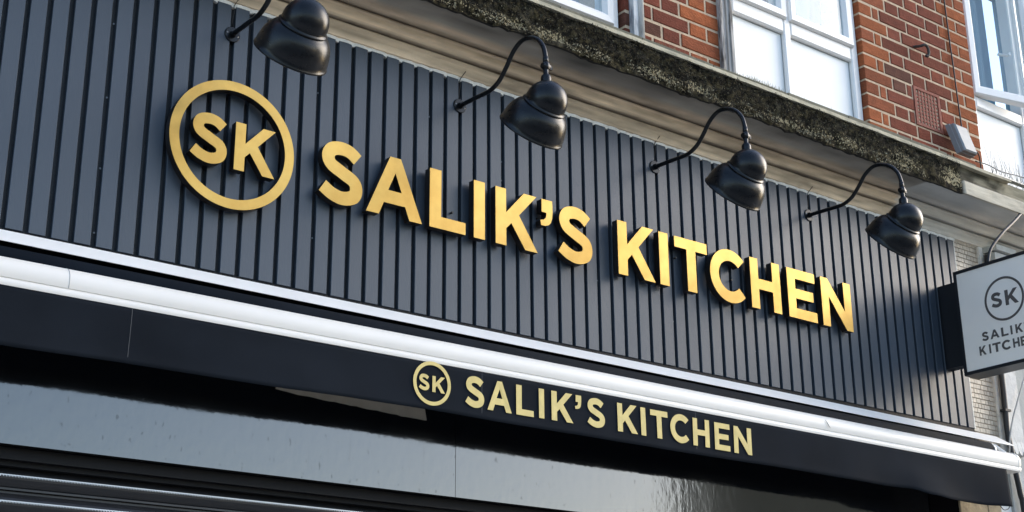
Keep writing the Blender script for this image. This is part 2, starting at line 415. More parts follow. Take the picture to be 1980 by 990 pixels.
# ---- air brick
ab = MB(); ab.box(4.616, 4.840, .03, .06, 1.599, 1.826); ao = ab.build('air_brick', M_hole, bld)  # shade inside the vent holes painted as a black back plate
g = MB(); gx0, gx1, gz0, gz1 = 4.616, 4.840, 1.599, 1.826
nx, nzr = 7, 9; mx_, mz_ = .020, .016
bw = (gx1 - gx0 - 2 * mx_) / nx; bh = (gz1 - gz0 - 2 * mz_) / nzr
g.box(gx0, gx0 + mx_, -.004, .03, gz0, gz1); g.box(gx1 - mx_, gx1, -.004, .03, gz0, gz1)
g.box(gx0 + mx_, gx1 - mx_, -.004, .03, gz1 - mz_, gz1); g.box(gx0 + mx_, gx1 - mx_, -.004, .03, gz0, gz0 + mz_)
for i in range(1, nx): g.box(gx0 + mx_ + i * bw - .0055, gx0 + mx_ + i * bw + .0055, -.0015, .010, gz0 + mz_, gz1 - mz_)
for j in range(1, nzr): g.box(gx0 + mx_, gx1 - mx_, -.0003, .009, gz0 + mz_ + j * bh - .0042, gz0 + mz_ + j * bh + .0042)
g.build('grille', M_terra, ao)

# ---- windows
def frame_bar(mb, x0, x1, z0, z1, y0, y1, c=.006): mb.cbox(x0, x1, y0, y1, z0, z1, c)
def sash(parent, x0, x1, z0, z1, y, rot=0, fw=.062):
    s = empty('sash', (0, 0, 0)); s.parent = parent
    return s
def window(x0, x1, z0, z1, y, label, mull=(), transom=None, panels=True, open_sash=None):
    wn = MB(); f = .05
    frame_bar(wn, x0, x0 + f, z0, z1, y, y + .07); frame_bar(wn, x1 - f, x1, z0, z1, y, y + .07)
    frame_bar(wn, x0 + f, x1 - f, z0, z0 + (.012 if transom else .02), y, y + .07); frame_bar(wn, x0 + f, x1 - f, z1 - f, z1, y, y + .07)
    xs = [x0 + f]
    for mxx in mull:
        frame_bar(wn, mxx - .024, mxx + .024, z0, z1 - f, y + .001, y + .07); xs += [mxx - .024, mxx + .024]
    xs.append(x1 - f)
    if transom:
        for i in range(0, len(xs), 2): frame_bar(wn, xs[i], xs[i + 1], transom[0], transom[1], y + .001, y + .07, .008)
    wf = wn.build('window', M_upvc, bld)
    for i in range(0, len(xs), 2):
        a, b = xs[i], xs[i + 1]
        if transom:
            p = MB(); p.box(a, b, y + .026, y + .034, z0, transom[0]); p.build('infill_panel', M_panel, wf)
            gk = MB()   # grey gasket round the infill
            gk.box(a, b, y + .022, y + .0255, transom[0] - .004, transom[0]); gk.box(b - .0035, b, y + .0221, y + .0256, z0, transom[0] - .004)
            gk.build('gasket', M_greycable, wf)
        zz0 = (transom[1] if transom else z0 + .008)
        if open_sash == i // 2:
            continue
        s = MB(); fw = .058; A, B, C_, D = a - .012, b + .012, zz0 - .006, z1 - f + .01; ys = y - .018
        # mitred sash ring with a sloping inner bead
        ring = [[(A, C_), (B, C_), (B, D), (A, D)], [(A + .008, C_ + .008), (B - .008, C_ + .008), (B - .008, D - .008), (A + .008, D - .008)],
                [(A + fw - .018, C_ + fw - .018), (B - fw + .018, C_ + fw - .018), (B - fw + .018, D - fw + .018), (A + fw - .018, D - fw + .018)],
                [(A + fw, C_ + fw), (B - fw, C_ + fw), (B - fw, D - fw), (A + fw, D - fw)]]
        yy = [ys + .012, ys, ys + .002, ys + .02]
        prof = [(0, y + .002)] + [(k, yy[k]) for k in range(4)] + [(3, y + .05)]
        bb = len(s.v)
        for k, yk in prof:
            for q in ring[k]: s.v.append(Vector((q[0], yk, q[1])))
        for r_ in range(len(prof) - 1):
            for q in range(4): s.face([bb + r_ * 4 + q, bb + r_ * 4 + (q + 1) % 4, bb + (r_ + 1) * 4 + (q + 1) % 4, bb + (r_ + 1) * 4 + q])
        s.build('sash', M_upvc, wf)
        g = MB(); g.box(A + fw - .004, B - fw + .004, ys + .024, ys + .030, C_ + fw - .004, D - fw + .004); g.build('pane', M_glass, wf)
    return wf
wA = window(.56, 2.556, 1.505, 2.95, .03, '', mull=(1.55,))
wB = window(3.245, 4.218, 1.46, 2.95, .03, '', mull=(3.683,), transom=(1.846, 1.925))
wC = window(5.182, 6.35, 1.46, 2.95, .03, '', mull=(5.70,), transom=(1.885, 1.955), open_sash=0)
# open casement of the right-hand window, hinged on its left side and swung outwards
def open_casement():
    hx, hy = 5.205, .012; W, z0, z1 = .50, 1.955, 2.93; a = R(13)
    cs, sn = math.cos(a), math.sin(a)
    def T(u, d, z): return Vector((hx + u * cs - d * sn * -1 * 0 + d * sn, hy - u * sn + d * cs, z))
    s = MB(); fw = .062
    def ring(i): return [(i, z0 + i), (W - i, z0 + i), (W - i, z1 - i), (i, z1 - i)]
    prof = [(0, .045), (0, .008), (.007, 0), (fw - .02, .002), (fw, .018), (fw, .045), (0, .045)]
    b = len(s.v)
    for i, d in prof:
        for q in ring(i): s.v.append(T(q[0], d, q[1]))
    for r_ in range(len(prof) - 1):
        for q in range(4): s.face([b + r_ * 4 + q, b + r_ * 4 + (q + 1) % 4, b + (r_ + 1) * 4 + (q + 1) % 4, b + (r_ + 1) * 4 + q])
    so_ = s.build('open_casement', M_upvc, wC)
    g = MB(); q = [(fw - .004, z0 + fw - .004), (W - fw + .004, z0 + fw - .004), (W - fw + .004, z1 - fw + .004), (fw - .004, z1 - fw + .004)]
    g.poly([T(u, .024, z) for u, z in q])
    g.build('pane', M_glass, wC)
    h = MB(); h.tube([T(.36, .06, 2.30), T(.36, .085, 2.30), T(.30, .09, 2.298)], .009, 8); h.build('window_handle', M_upvc, wC)
open_casement()
# curtains and blinds behind the panes
def curtain(x0, x1, z0, z1, y, name='curtain'):
    mb = MB(); n = int((x1 - x0) / .02)
    for i in range(n + 1):
        x = x0 + (x1 - x0) * i / n; yy = y + .018 * math.sin(i * .9) + .01 * math.sin(i * .37)
        mb.v += [Vector((x, yy, z0)), Vector((x, yy, z1))]
        if i: mb.face([2 * i - 2, 2 * i, 2 * i + 1, 2 * i - 1], None, True)
    mb.build(name, M_curtain, bld)
curtain(.6, 2.44, 1.45, 2.94, .15); curtain(3.30, 4.10, 1.45, 2.94, .15); curtain(5.25, 5.62, 1.45, 2.94, .16); curtain(5.74, 6.3, 1.45, 2.94, .16)

# timber jamb and flaky painted strip
mb = MB()
for i in range(5):
    x = 3.152 + i * .0172; mb.box(x, x + .016, -.012 + .004 * ((i * 7) % 3) - (.012 if i in (0, 4) else 0), .06, 1.42, 3.4)
mb.build('timber_jamb', M_timber, bld)
mb = MB(); mb.box(2.592, 2.618, -.030, .003, 1.43, 3.3); mb.tube([(2.634, -.02, 1.43), (2.634, -.02, 3.3)], .021, 14)
mb.build('painted_timber_strip', mat('flaking_grey_white_paint', (.62, .63, .63), .8, var=.15, vscale=30, stretch=(1, 1, .2), col2=(.22, .22, .24), mask=(.52, .66), mscale=22, bump=.4), bld)

# ---- cornice
prof = [(.03, 1.000), (-.008, 1.002), (-.014, 1.012), (-.018, 1.024), (-.025, 1.036), (-.034, 1.045), (-.035, 1.050), (-.018, 1.052), (-.018, 1.057), (-.046, 1.060), (-.055, 1.068), (-.063, 1.078), (-.068, 1.088),
        (-.074, 1.094), (-.078, 1.097), (-.078, 1.101), (-.064, 1.103), (-.064, 1.107), (-.092, 1.109), (-.100, 1.112), (-.112, 1.1165), (-.150, 1.117), (-.2, 1.117), (-.245, 1.117), (-.250, 1.109), (-.262, 1.109)]
FN = 10
face = [(-.263, 1.112 + (1.262 - 1.112) * i / FN) for i in range(1, FN + 1)]
prof += face + [(-.20, 1.275), (.14, 1.28)]
NF0 = len(prof) - 2 - FN
mb = MB(); DX = .022; NX = int((XR - XL) / DX)
def xat(i): return XL + i * DX
for i in range(NX + 1):
    x = xat(i)
    for j, (y, z) in enumerate(prof):
        yy, zz = y, z
        clean = x > 4.56
        wob = .0026 * nz(x * 3, j * .5) + .0022 * nz(x * 14, j * .9, 3) + .0012 * nz(x * 45, j * 1.9, 3)
        if NF0 - 2 <= j < NF0 + FN:
            t = (j - NF0) / FN
            if not clean:
                yy += .013 * nz(x * 9, z * 30) + .010 * nz(x * 28, z * 60, 5) - .002
                if j <= NF0: zz += .006 * nz(x * 16, 2, 9) + .005 * nz(x * 45, 2, 19)
            else:
                if t < .32: yy -= .010
                elif t > .42: yy += .022 - .03 * max(0, t - .6)
                yy += .003 * nz(x * 12, z * 40)
        else:
            yy += wob; zz += wob
        mb.v.append(Vector((x, yy, zz)))
n = len(prof)
def ccol(x, j, bx):
    y, z = prof[j]
    n1 = nz(x * 1.1, y * 14, z * 9); n2 = nz(x * 4, y * 60, z * 50); n3 = nz(x * 14, y * 120, z * 90)
    if j < 21:      # mouldings; sh paints crease shade and profile tone into the colour
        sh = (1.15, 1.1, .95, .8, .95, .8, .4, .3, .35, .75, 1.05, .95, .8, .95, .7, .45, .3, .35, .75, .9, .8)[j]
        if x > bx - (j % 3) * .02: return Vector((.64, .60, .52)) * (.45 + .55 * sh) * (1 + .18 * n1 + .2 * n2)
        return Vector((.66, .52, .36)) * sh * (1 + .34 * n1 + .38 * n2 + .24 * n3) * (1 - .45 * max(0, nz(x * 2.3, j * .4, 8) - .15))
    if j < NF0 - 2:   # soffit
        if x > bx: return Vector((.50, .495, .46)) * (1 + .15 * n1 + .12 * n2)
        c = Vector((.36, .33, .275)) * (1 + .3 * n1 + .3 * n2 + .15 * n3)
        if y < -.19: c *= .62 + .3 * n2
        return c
    if j < NF0 + FN:
        t = (j - NF0) / FN
        if x < 4.57:
            k = nz(x * 17, z * 50, 2)
            low = (.30 if x < 3.2 else .30 + .28 * (x - 3.2)) + .14 * nz(x * 6, 7.)
            if t <= 0: return Vector((.012, .011, .008))
            c = Vector((.0065, .006, .0035)) * (1 + .6 * k)
            f_ = max(0, min(1, (low - t) * 6)) * max(0, min(1, .5 + 2 * k)) * .8
            return c * (1 - f_) + Vector((.10, .085, .05)) * f_ * (1 + .5 * n3)
        c = Vector((.52, .47, .37)) if t < .35 else Vector((.30, .27, .19))
        edge = 4.93 + .10 * nz(x * 9, t * 5)
        if t > .35 and x < edge:
            f_ = min(1, .5 + 1.6 * nz(x * 14, t * 4, 6) + (edge - x) * 2); f_ = max(0, f_)
            c = c * (1 - f_) + Vector((.05, .045, .028)) * f_
        return c * (1 + .2 * n1 + .25 * n2)
    return Vector((.12, .11, .08))
def clampc(v): return tuple(max(.006, q) for q in v)
prev = None; mf = MB(); mf.v = mb.v
def fleck(x, j):
    t = (j - NF0) / FN; low = (.28 if x < 3.2 else .28 + .30 * (x - 3.2)) + .16 * nz(x * 6, 7.)
    f_ = max(0, min(1, (low + .12 - t) * 4)) * max(0, min(1, .45 + 2.6 * nz(x * 5, 3.)))
    return (0 if t <= 0 else f_, 0, 0)
for i in range(NX + 1):
    bx = 4.30 + .05 * nz(3.3, i * 9.)
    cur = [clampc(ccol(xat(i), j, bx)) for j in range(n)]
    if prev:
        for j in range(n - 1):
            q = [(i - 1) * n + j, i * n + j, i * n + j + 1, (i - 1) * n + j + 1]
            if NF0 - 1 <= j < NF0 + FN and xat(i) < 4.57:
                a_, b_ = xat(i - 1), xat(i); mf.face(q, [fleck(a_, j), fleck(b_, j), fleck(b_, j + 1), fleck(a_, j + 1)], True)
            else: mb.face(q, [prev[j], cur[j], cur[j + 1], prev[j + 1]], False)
    prev = cur
def used(m_):
    o = MB(); ids = sorted({k for f in m_.f for k in f}); mp_ = {k: i for i, k in enumerate(ids)}
    o.v = [m_.v[k] for k in ids]; o.f = [[mp_[k] for k in f] for f in m_.f]; o.c = m_.c; o.sm = m_.sm; return o
mf = used(mf); mb = used(mb)
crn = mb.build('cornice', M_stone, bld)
mf.build('mossy_edge', M_mossface, crn)
# lead and slate lips along the top edge of the cornice
def lip(name, y0, y1, z0, z1, x0, x1, material, seed, amp=.004, end=None):
    mb = MB(); N = int((x1 - x0) / .03)
    for i in range(N + 1):
        x = x0 + (x1 - x0) * i / N
        e = amp * (nz(x * 5, seed) + .7 * nz(x * 19, seed + 3))
        e2 = amp * .6 * nz(x * 11, seed + 8)
        k = 1
        if end and i > N - 6: k = (N - i) / 6 * .9 + .1
        mb.v += [Vector((x, y0 + e, z0 + e2 * .8 + (z1 - z0) * (1 - k) * .3)), Vector((x, y0 + e, z1 + e * .6 - (z1 - z0) * (1 - k) * .4)), Vector((x, y1, z1 + .006)), Vector((x, y1, z0))]
        if i:
            a = 4 * i - 4; b = 4 * i
            for q in range(4): mb.face([a + q, b + q, b + (q + 1) % 4, a + (q + 1) % 4])
    mb.face([0, 1, 2, 3]); b = 4 * N; mb.face([b + 3, b + 2, b + 1, b])
    return mb.build(name, material, crn)
lip('lead_flashing', -.277, -.18, 1.262, 1.279, XL, 4.98, M_lead, 1, end=True)
M_lead2 = mat('olive_slate', (.13, .125, .09), .85, var=.3, vscale=20, bump=.4, stretch=(.5, 1, 1))
xx = XL
while xx < 4.7:
    L_ = random.uniform(.26, .52); lip('slate_course', -.252 + random.uniform(-.004, .004), -.05, 1.287, 1.309 + random.uniform(-.003, .003), xx, min(xx + L_, 4.72), M_lead2, xx * 3, .0025); xx += L_ + .006
mb = MB(); N = 260
for i in range(N + 1):
    x = XL + (5.05 - XL) * i / N; h_ = max(.0, .5 + 1.4 * nz(x * 6, 3) + .8 * nz(x * 21, 7)) * .020
    mb.v += [Vector((x, -.205 + .006 * nz(x * 9, 2), 1.300)), Vector((x, -.190, 1.306 + h_)), Vector((x, -.150, 1.310 + h_)), Vector((x, -.150, 1.300))]
    if i:
        a = 4 * i - 4; b = 4 * i
        for q in range(4): mb.face([a + q, b + q, b + (q + 1) % 4, a + (q + 1) % 4])
mb.build('mortar_fillet', M_mortar, crn)

# ---- right-hand pier with mosaic, plaster strip and pilaster
mb = MB(); mb.box(4.79, 5.032, .012, .12, -3.15, 1.0); tp = mb.build('tiled_pier', M_grout, bld)
mb = MB(); rnd = random.Random(3); z = -.36
row = 0
while z < 1.0:
    x = 4.822 + (.012 if row % 2 else 0); h = .0205
    while x < 5.03:
        L_ = rnd.choice((.022, .022, .034)); b_ = min(x + L_, 5.03)
        c = Vector((.48, .42, .34)) * rnd.uniform(.82, 1.1)
        if rnd.random() < .12: c *= .8
        if b_ - x > .006: mb.box(x, b_, .008 + rnd.uniform(-.0008, .0008), .014, z, z + h, tuple(c))
        x += L_ + .0022
    z += h + .0045; row += 1
mb.build('mosaic_tiles', M_tile, tp)
mb = MB()   # ragged plaster strip
N = 80
for i in range(N + 1):
    z = -3.15 + 4.18 * i / N
    wz = .030 if z < .9 else .03
    xe = 5.030 + .006 * nz(z * 30, 1) + .004 * nz(z * 80, 4); xr = 5.06 if z < .78 else 5.06 + min(.17, (z - .78) * 4)
    mb.v += [Vector((xe, -.004, z)), Vector((xr, -.004, z)), Vector((xe, .12, z)), Vector((xr, .12, z))]
    if i:
        a = 4 * i - 4; b = 4 * i
        for p_, q_ in ((0, 1), (1, 3), (3, 2), (2, 0)): mb.face([a + p_, a + q_, b + q_, b + p_])
mb.build('plaster_strip', M_plaster, bld)
mb = MB(); mb.box(4.606, 4.83, -.012, .12, -3.15, -.345); mb.box(4.83, 4.94, -.014, .12, -3.15, -.345); bevel(mb.build('stone_pier', M_tan, bld), .006)
mb = MB(); mb.box(4.60, 4.945, -.02, .05, -.345, -.325); mb.build('pier_capping', M_plaster, bld)
mb = MB(); mb.box(4.945, 5.035, -.006, .12, -3.15, -.345); mb.build('pier_return', M_plaster, bld)
# fluted pilaster that ends in a rounded console foot
mb = MB()
mb.box(5.066, 5.176, -.034, .12, -.04, .86)
for (a, b) in ((5.066, 5.1015), (5.1035, 5.1385), (5.1405, 5.176)):
    mb.prism([[(a, -.04), (a, -.085), (a + .008, -.103), ((a + b) / 2, -.110), (b - .008, -.103), (b, -.085), (b, -.04)]], lambda p_, q_: (p_, -.036 - .012 * min(1, (-.04 - q_) * 14), q_), lambda p_, q_: (p_, .03, q_))
mb.build('console_pilaster', M_plaster, bld)
mb = MB(); mb.box(5.062, 5.23, -.075, .12, .92, .96); mb.box(5.062, 5.24, -.055, .12, .86, .90); mb.box(5.062, 5.235, -.09, .12, .97, 1.0)
for i in range(4): mb.box(5.238, 5.42, -.03 - .018 * i, .1, .80 + .045 * i, .83 + .045 * i)
mb.build('console_capital', M_greystone, bld)
mb = MB(); mb.box(5.176, 7.2, .0, .12, -3.15, 1.0); mb.box(5.037, 5.30, -.02, .12, -3.15, -.118); mb.build('neighbouring_pier', M_greystone, bld)

# ================================================================= BLACK BOARDS AND ROLLER SHUTTER
fb = empty('fascia_board', (1.2, 0, -.65), 'glossy black board below the awning reflecting the pale sky', 'panel')
for a, b in ((-2.2, 1.6605), (1.6625, 4.605)):
    mb = MB(); mb.box(a, b, 0, .03, -.65, -.03); mb.build('board', M_gloss, fb)
mb = MB(); mb.box(-2.2, 4.605, .03, .119, -.65, -.02); mb.build('soffit_block', M_void, fb)
mb = MB(); mb.box(4.385, 4.6055, -.004, -.0005, -.65, -.03); mb.build('dark_reflection_strip', M_void, fb)  # added black strip standing in for the dark reflection at the board's end
mb = MB()
pts = []
for i in range(30):
    x = .93 + (1.532 - .93) * i / 29; z = -.364 - .0275 * (i / 29) ** .8 + .0045 * nz(x * 22, 1) + .003 * nz(x * 60, 5)
    pts.append((x, z))
lp = [(1.515, -.31), (.93, -.31)] + pts
mb.prism([lp], lambda a, b: (a, -.0055, b), lambda a, b: (a, -.0015, b))
tag(mb.build('torn_tape', M_paper, origin=(0, 0, 0)), 'ragged brown strip of torn tape on the black board just under the awning valance', 'tape')

sh = empty('roller_shutter', (1.2, .1, -3.15), 'dark steel roller shutter with bright perforated edges below the black board', 'shutter')
mb = MB(); mb.box(-2.2, 4.60, .045, .118, -.685, -.65); mb.box(-2.2, 4.60, .07, .118, -.70, -.685); mb.build('shutter_box', M_back, sh)
mb = MB(); z = -.69; k = 0
while z > -3.1 and k < 34:
    P = .0765; pr = []
    for j in range(9):
        t = j / 8; pr.append((.104 - .011 * math.sin(math.pi * t), z - .008 - (P - .020) * t))
    pr += [(.106, z - P + .010), (.100, z - P + .008), (.100, z - P + .002), (.108, z - P)]
    b = len(mb.v)
    for y, zz in pr: mb.v += [Vector((-2.2, y, zz)), Vector((4.59, y, zz))]
    for j in range(len(pr) - 1): mb.face([b + 2 * j, b + 2 * j + 1, b + 2 * j + 3, b + 2 * j + 2])
    z -= P; k += 1
mb.box(-2.2, 4.59, .112, .118, -3.15, -.70)
mb.build('curtain', M_shut, sh)
mb = MB()
for k in range(3):
    zc = -.722 - .0765 * k
    x = -.6
    while x < 2.2:
        for (dx, dz) in ((0, 0), (.0045, -.0035)):
            mb.poly([(x + dx, .0905, zc + dz - .0018), (x + dx + .0030, .0905, zc + dz - .0018), (x + dx + .0030, .0905, zc + dz + .0018), (x + dx, .0905, zc + dz + .0018)])
        x += .009
    mb.box(-2.2, 4.59, .091, .094, zc - .0012, zc + .0012)
mb.build('perforated_edge', M_zinc, sh)  # edge glints put into the colour of pale metal dots and strip

# ================================================================= SLATTED PANEL
PC = [0.012969885375884274, -0.03322859711188849, -0.04612089147690113, 0.06595399400646422, 0.03891628481727061, -0.02528489477230948, -0.0055065528300535386]
def sx(i):
    if i < 0: return sx(0) + .0695 * i
    t = i / 34. - 1; v = 0
    for c in PC: v = v * t + c
    return i * .07 + v
clad = empty('slatted_panel', (2.3, .03, 0), 'long dark grey vertical slat cladding behind the big gold letters', 'cladding')
mb = MB()
for i in range(-28, 69):
    a = sx(i); b = a + .0528 if i < 68 else 4.818
    e = random.uniform(-.0006, .0006)
    q_ = random.uniform(.93, 1.07); mb.cbox(a, b, e, .017, .0 + random.uniform(-.0006, .0006), .991 + random.uniform(-.0012, .0012), .0012, (.038 * q_, .052 * q_, .072 * q_))
mb.build('slats', M_slat, clad)
mb = MB(); mb.box(-2.2, 4.818, .017, .028, -.006, .988); mb.build('backing_board', mat('groove_dark', (.007, .009, .012), .6, bump=.3, bscale=150), clad)
mb = MB(); mb.box(4.8185, 4.828, .004, .03, 0, .99); mb.build('edge_trim', M_caulk, clad)
mb = MB(); mb.box(-2.2, 4.818, .004, .016, -.018, -.0015); mb.build('base_rail', M_back, clad)
mb = MB()     # ragged filler line along the top
N = 330
for i in range(N + 1):
    x = -2.2 + (4.83 + 2.2) * i / N
    gr = any(abs(x - (sx(k) + .061)) < .010 for k in range(max(-28, int(x / .07) - 2), min(68, int(x / .07) + 3)))
    z0 = .9915 + .001 * nz(x * 30, 3) - (.0065 if gr else 0); y0 = (.001 if not gr else .005) - .002 * nz(x * 12, 6)
    z1 = 1.0035 + .003 * nz(x * 8, 9)
    mb.v += [Vector((x, y0, z0)), Vector((x, y0 - .004, z1)), Vector((x, .03, z1)), Vector((x, .03, z0))]
    if i:
        a = 4 * i - 4; b = 4 * i
        for q in range(4): mb.face([a + q, b + q, b + (q + 1) % 4, a + (q + 1) % 4])
mb.build('filler', M_caulk, clad)
mb = MB()
for k, z in ((4, .79), (4, .52), (4, .27), (4, .05), (15, .76), (15, .2), (22, .8), (27, .70), (27, .62), (28, .5), (29, .4), (34, .3), (40, .2), (47, .15), (51, .1), (58, .07)):
    mb.lathe((sx(k) - .004, .0162, z), (0, -1, 0), [(0, .0034), (.002, .0034), (.0025, .0015), (.001, 0)], 10)
mb.build('screw_heads', M_greypvc, clad)

# ================================================================= RAISED GOLD LETTERS
BL, CH, FY = .327, .2335, -.045
def raised(loops, name, label, cat, org, group, minor=None):
    t = empty(name, org, label, cat, group)
    mb = MB(); mb.prism(loops, lambda a, b: (a, FY, b), lambda a, b: (a, FY + .003, b)); mb.build('brass_face', M_brass, t)
    mb = MB(); 
    mb.prism(loops, lambda a, b: (a, FY + .0032, b), lambda a, b: (a, -.013, b)); mb.build('return', M_lbody, t)
    # stand-offs that hold the letter off the slats
    mb = MB(); xs = [p[0] for p in loops[0]]; zs = [p[1] for p in loops[0]]
    pts = minor or [(loops[0][0][0] * .6 + sum(xs) / len(xs) * .4, sum(zs) / len(zs))]
    for a, b in pts: mb.tube([(a, -.014, b), (a, .016, b)], .004, 8)
    mb.build('stand_off', M_lbody, t)
    return t
word = [('S', 1.037), ('A', 1.233), ('L', 1.507), ('I', 1.709), ('K', 1.812), ("'", 2.032), ('S', 2.119), ('K', 2.436), ('I', 2.667), ('T', 2.757), ('C', 2.963), ('H', 3.214), ('E', 3.453), ('N', 3.681)]
where = ['large raised gold letter S, first of the long row, beside the ring', 'large raised gold letter A, the only A on the slats', 'large raised gold letter L, the only L on the slats',
         'large raised gold letter I between the L and the first K of the long row', 'large raised gold letter K just before the apostrophe', 'raised gold apostrophe between a K and an S on the slats',
         'large raised gold letter S directly after the apostrophe', 'large raised gold letter K that starts the second word', 'large raised gold letter I between the second K and the T of the long row',
         'large raised gold letter T, the only T on the slats', 'large raised gold letter C, the only C on the slats', 'large raised gold letter H, the only H on the slats',
         'large raised gold letter E, the only E on the slats', 'large raised gold letter N that ends the row']
for (ch, x), lb in zip(word, where):
    sxs = CH if ch != 'S' else CH * 1.0
    raised(scaled(ch, x, BL, sxs, CH), 'raised_letter' if ch != "'" else 'raised_apostrophe', lb, 'letter', (x + .05, 0, BL), 'raised gold letters on the slatted panel')
raised([circ(.7032, .4443, .2319), circ(.7032, .4443, .1972)[::-1]], 'raised_ring', 'large raised gold ring at the left of the slatted panel', 'ring', (.7032, 0, .2124), 'raised gold letters on the slatted panel', [(.7032, .23), (.7032, .658)])
raised(scaled('S', .546, .357, .176, .176), 'raised_letter', 'smaller raised gold letter S inside the ring', 'letter', (.61, 0, .357), 'raised gold letters on the slatted panel')
raised(scaled('K', .709, .356, .176, .175), 'raised_letter', 'smaller raised gold letter K inside the ring', 'letter', (.78, 0, .356), 'raised gold letters on the slatted panel')

# ================================================================= SWAN-NECK LAMPS
def lamp(X, label):
    t = empty('swan_neck_lamp', (X, 0, .876), label, 'lamp', 'black swan neck lamps over the sign')
    mb = MB(); mb.lathe((X, 0, .876), (0, -1, 0), [(-.0005, .0), (-.0005, .029), (.004, .029), (.006, .027), (.006, .013), (.018, .011), (.022, .012), (.022, 0)], 32)
    wp = mb.build('wall_plate', M_lamp, t, flat_angle=35)
    mb = MB()
    for dx, dz in ((-.020, .003), (.019, -.006)): mb.lathe((X + dx, -.006, .876 + dz), (0, -1, 0), [(0, .0036), (.002, .0036), (.003, 0)], 10)
    mb.build('screw', M_steel, wp)
    path = cr([(X, -.005, .876), (X, -.10, .871), (X, -.175, .866), (X, -.215, .868), (X, -.262, .886), (X, -.305, .925), (X, -.345, .968), (X, -.392, .991), (X, -.440, .986), (X, -.487, .961), (X, -.520, .922), (X, -.534, .880), (X, -.536, .845)], 6)
    mb = MB(); mb.tube(path, .0088, 16)
    mb.tube([(X, -.536, .868), (X, -.536, .842)], .0105, 16); mb.build('arm', M_lamp, t)
    mb = MB(); mb.lathe((X - .017, -.536, .830), (1, 0, 0), [(0, 0), (0, .010), (.004, .0125), (.030, .0125), (.034, .010), (.034, 0)], 20)
    mb.lathe((X, -.536, .846), (0, 0, -1), [(0, .010), (.006, .0145), (.024, .0145), (.030, .010)], 20)
    mb.box(X + .016, X + .028, -.540, -.532, .822, .838)
    mb.build('knuckle', M_lamp, t, flat_angle=40)
    mb = MB(); mb.lathe((X, -.536, .822), (0, 0, -1), [(0, .0095), (.022, .0095), (.026, .012), (.032, .018), (.040, .0195), (.062, .0195), (.064, .015)], 28)
    mb.build('neck_collar', M_lamp, t, flat_angle=40)
    D = Vector((X, -.536, .690)); a = Vector((0, math.sin(R(48)), -math.cos(R(48)))); r = .077
    out = [(-r * math.cos(R(q)), r * math.sin(R(q))) for q in range(0, 91, 6)] + [(.010, .0772), (.0135, .0795), (.0155, .0830), (.0180, .0842), (.0205, .0832), (.0215, .0800),
           (.0235, .0815), (.029, .0905), (.037, .0985), (.049, .1065), (.065, .1135), (.083, .1185), (.101, .1215), (.116, .1225), (.1175, .1245), (.1210, .1258), (.1245, .1250), (.1255, .1225)]
    mb = MB(); mb.lathe(D, a, out, 72); shd = mb.build('shade', M_lamp, t, flat_angle=50)
    inn = [(.1253, .1222), (.116, .1205), (.101, .1195), (.083, .1165), (.065, .1115), (.049, .1045), (.037, .096), (.02, .077), (0, .0700), (-.03, .064), (-.055, .042), (-.068, 0)]
    mb = MB(); mb.lathe(D, a, inn, 48); mb.build('reflector', M_inner, shd)
    mb = MB(); mb.lathe(D, a, [(-.04, 0), (-.04, .014), (-.01, .014), (.0, .020), (.02, .030), (.04, .030), (.055, .020), (.06, 0)], 20); mb.build('bulb', M_bulb, t)
    t.rotation_euler.z = R({.694: -.5, 1.672: .0, 2.704: -.2, 3.689: .3}[X])
    k = min(range(0, 68), key=lambda q: abs(sx(q) - .009 - X)); gx = sx(k) - .009
    mb = MB(); mb.tube(cr([(X + .004, -.003, .900), (gx - .002, .004, .93), (gx + .002, .002, .97), (gx, .0, .992), (gx + .012, -.022, 1.022)], 6), .0016, 6); mb.build('wire', M_cable, t)
for X, lb in ((.694, 'black swan neck lamp above the gold ring, its arm leaving the top of the picture'), (1.672, 'black swan neck lamp second from the left, above the apostrophe of the long row'),
              (2.704, 'black swan neck lamp second from the right, above the T and C'), (3.689, 'black swan neck lamp farthest right, nearest the projecting sign')):
    lamp(X, lb)

# ================================================================= AWNING
aw = empty('awning', (2.3, -.12, -.14), 'rolled up shop awning with white front bar and black lettered valance', 'awning')
XA0, XA1 = -2.2, 4.815
mb = MB(); pr = [(-.150, -.152), (-.165, -.1505), (-.182, -.1535), (-.198, -.160), (-.210, -.170), (-.2175, -.183), (-.2205, -.198), (-.2195, -.212), (-.2165, -.2235), (-.2135, -.2245), (-.2145, -.227), (-.2175, -.230), (-.2185, -.240), (-.2165, -.2475), (-.205, -.250), (-.155, -.250)]
b = len(mb.v); XS = [XA0 + (XA1 - XA0) * i / 60 for i in range(61)]
for x in XS:
    for y, z in pr: mb.v.append(Vector((x, y, z + .0015 * nz(x * .8, 2) + .003 * math.sin((x + .4) * .72))))
n = len(pr)
for i in range(60):
    for j in range(n): mb.face([i * n + j, (i + 1) * n + j, (i + 1) * n + (j + 1) % n, i * n + (j + 1) % n], None, True)
mb.face(list(range(n))); mb.face([60 * n + j for j in range(n)][::-1])
bar = mb.build('front_bar', M_white, aw, flat_angle=40)
mb = MB(); b = 0   # moulded end cap
for k, (dx, s_) in enumerate(((0, 1.03), (.012, 1.03), (.020, .96), (.024, .8))):
    for y, z in pr: mb.v.append(Vector((XA1 + dx + .0005, -.185 + (y + .185) * s_, -.200 + (z + .200) * s_)))
for k in range(3):
    for j in range(n): mb.face([k * n + j, (k + 1) * n + j, (k + 1) * n + (j + 1) % n, k * n + (j + 1) % n])
mb.face([3 * n + j for j in range(n)]); mb.face([j for j in range(n)][::-1])
mb.build('end_cap', M_white, bar, flat_angle=40)
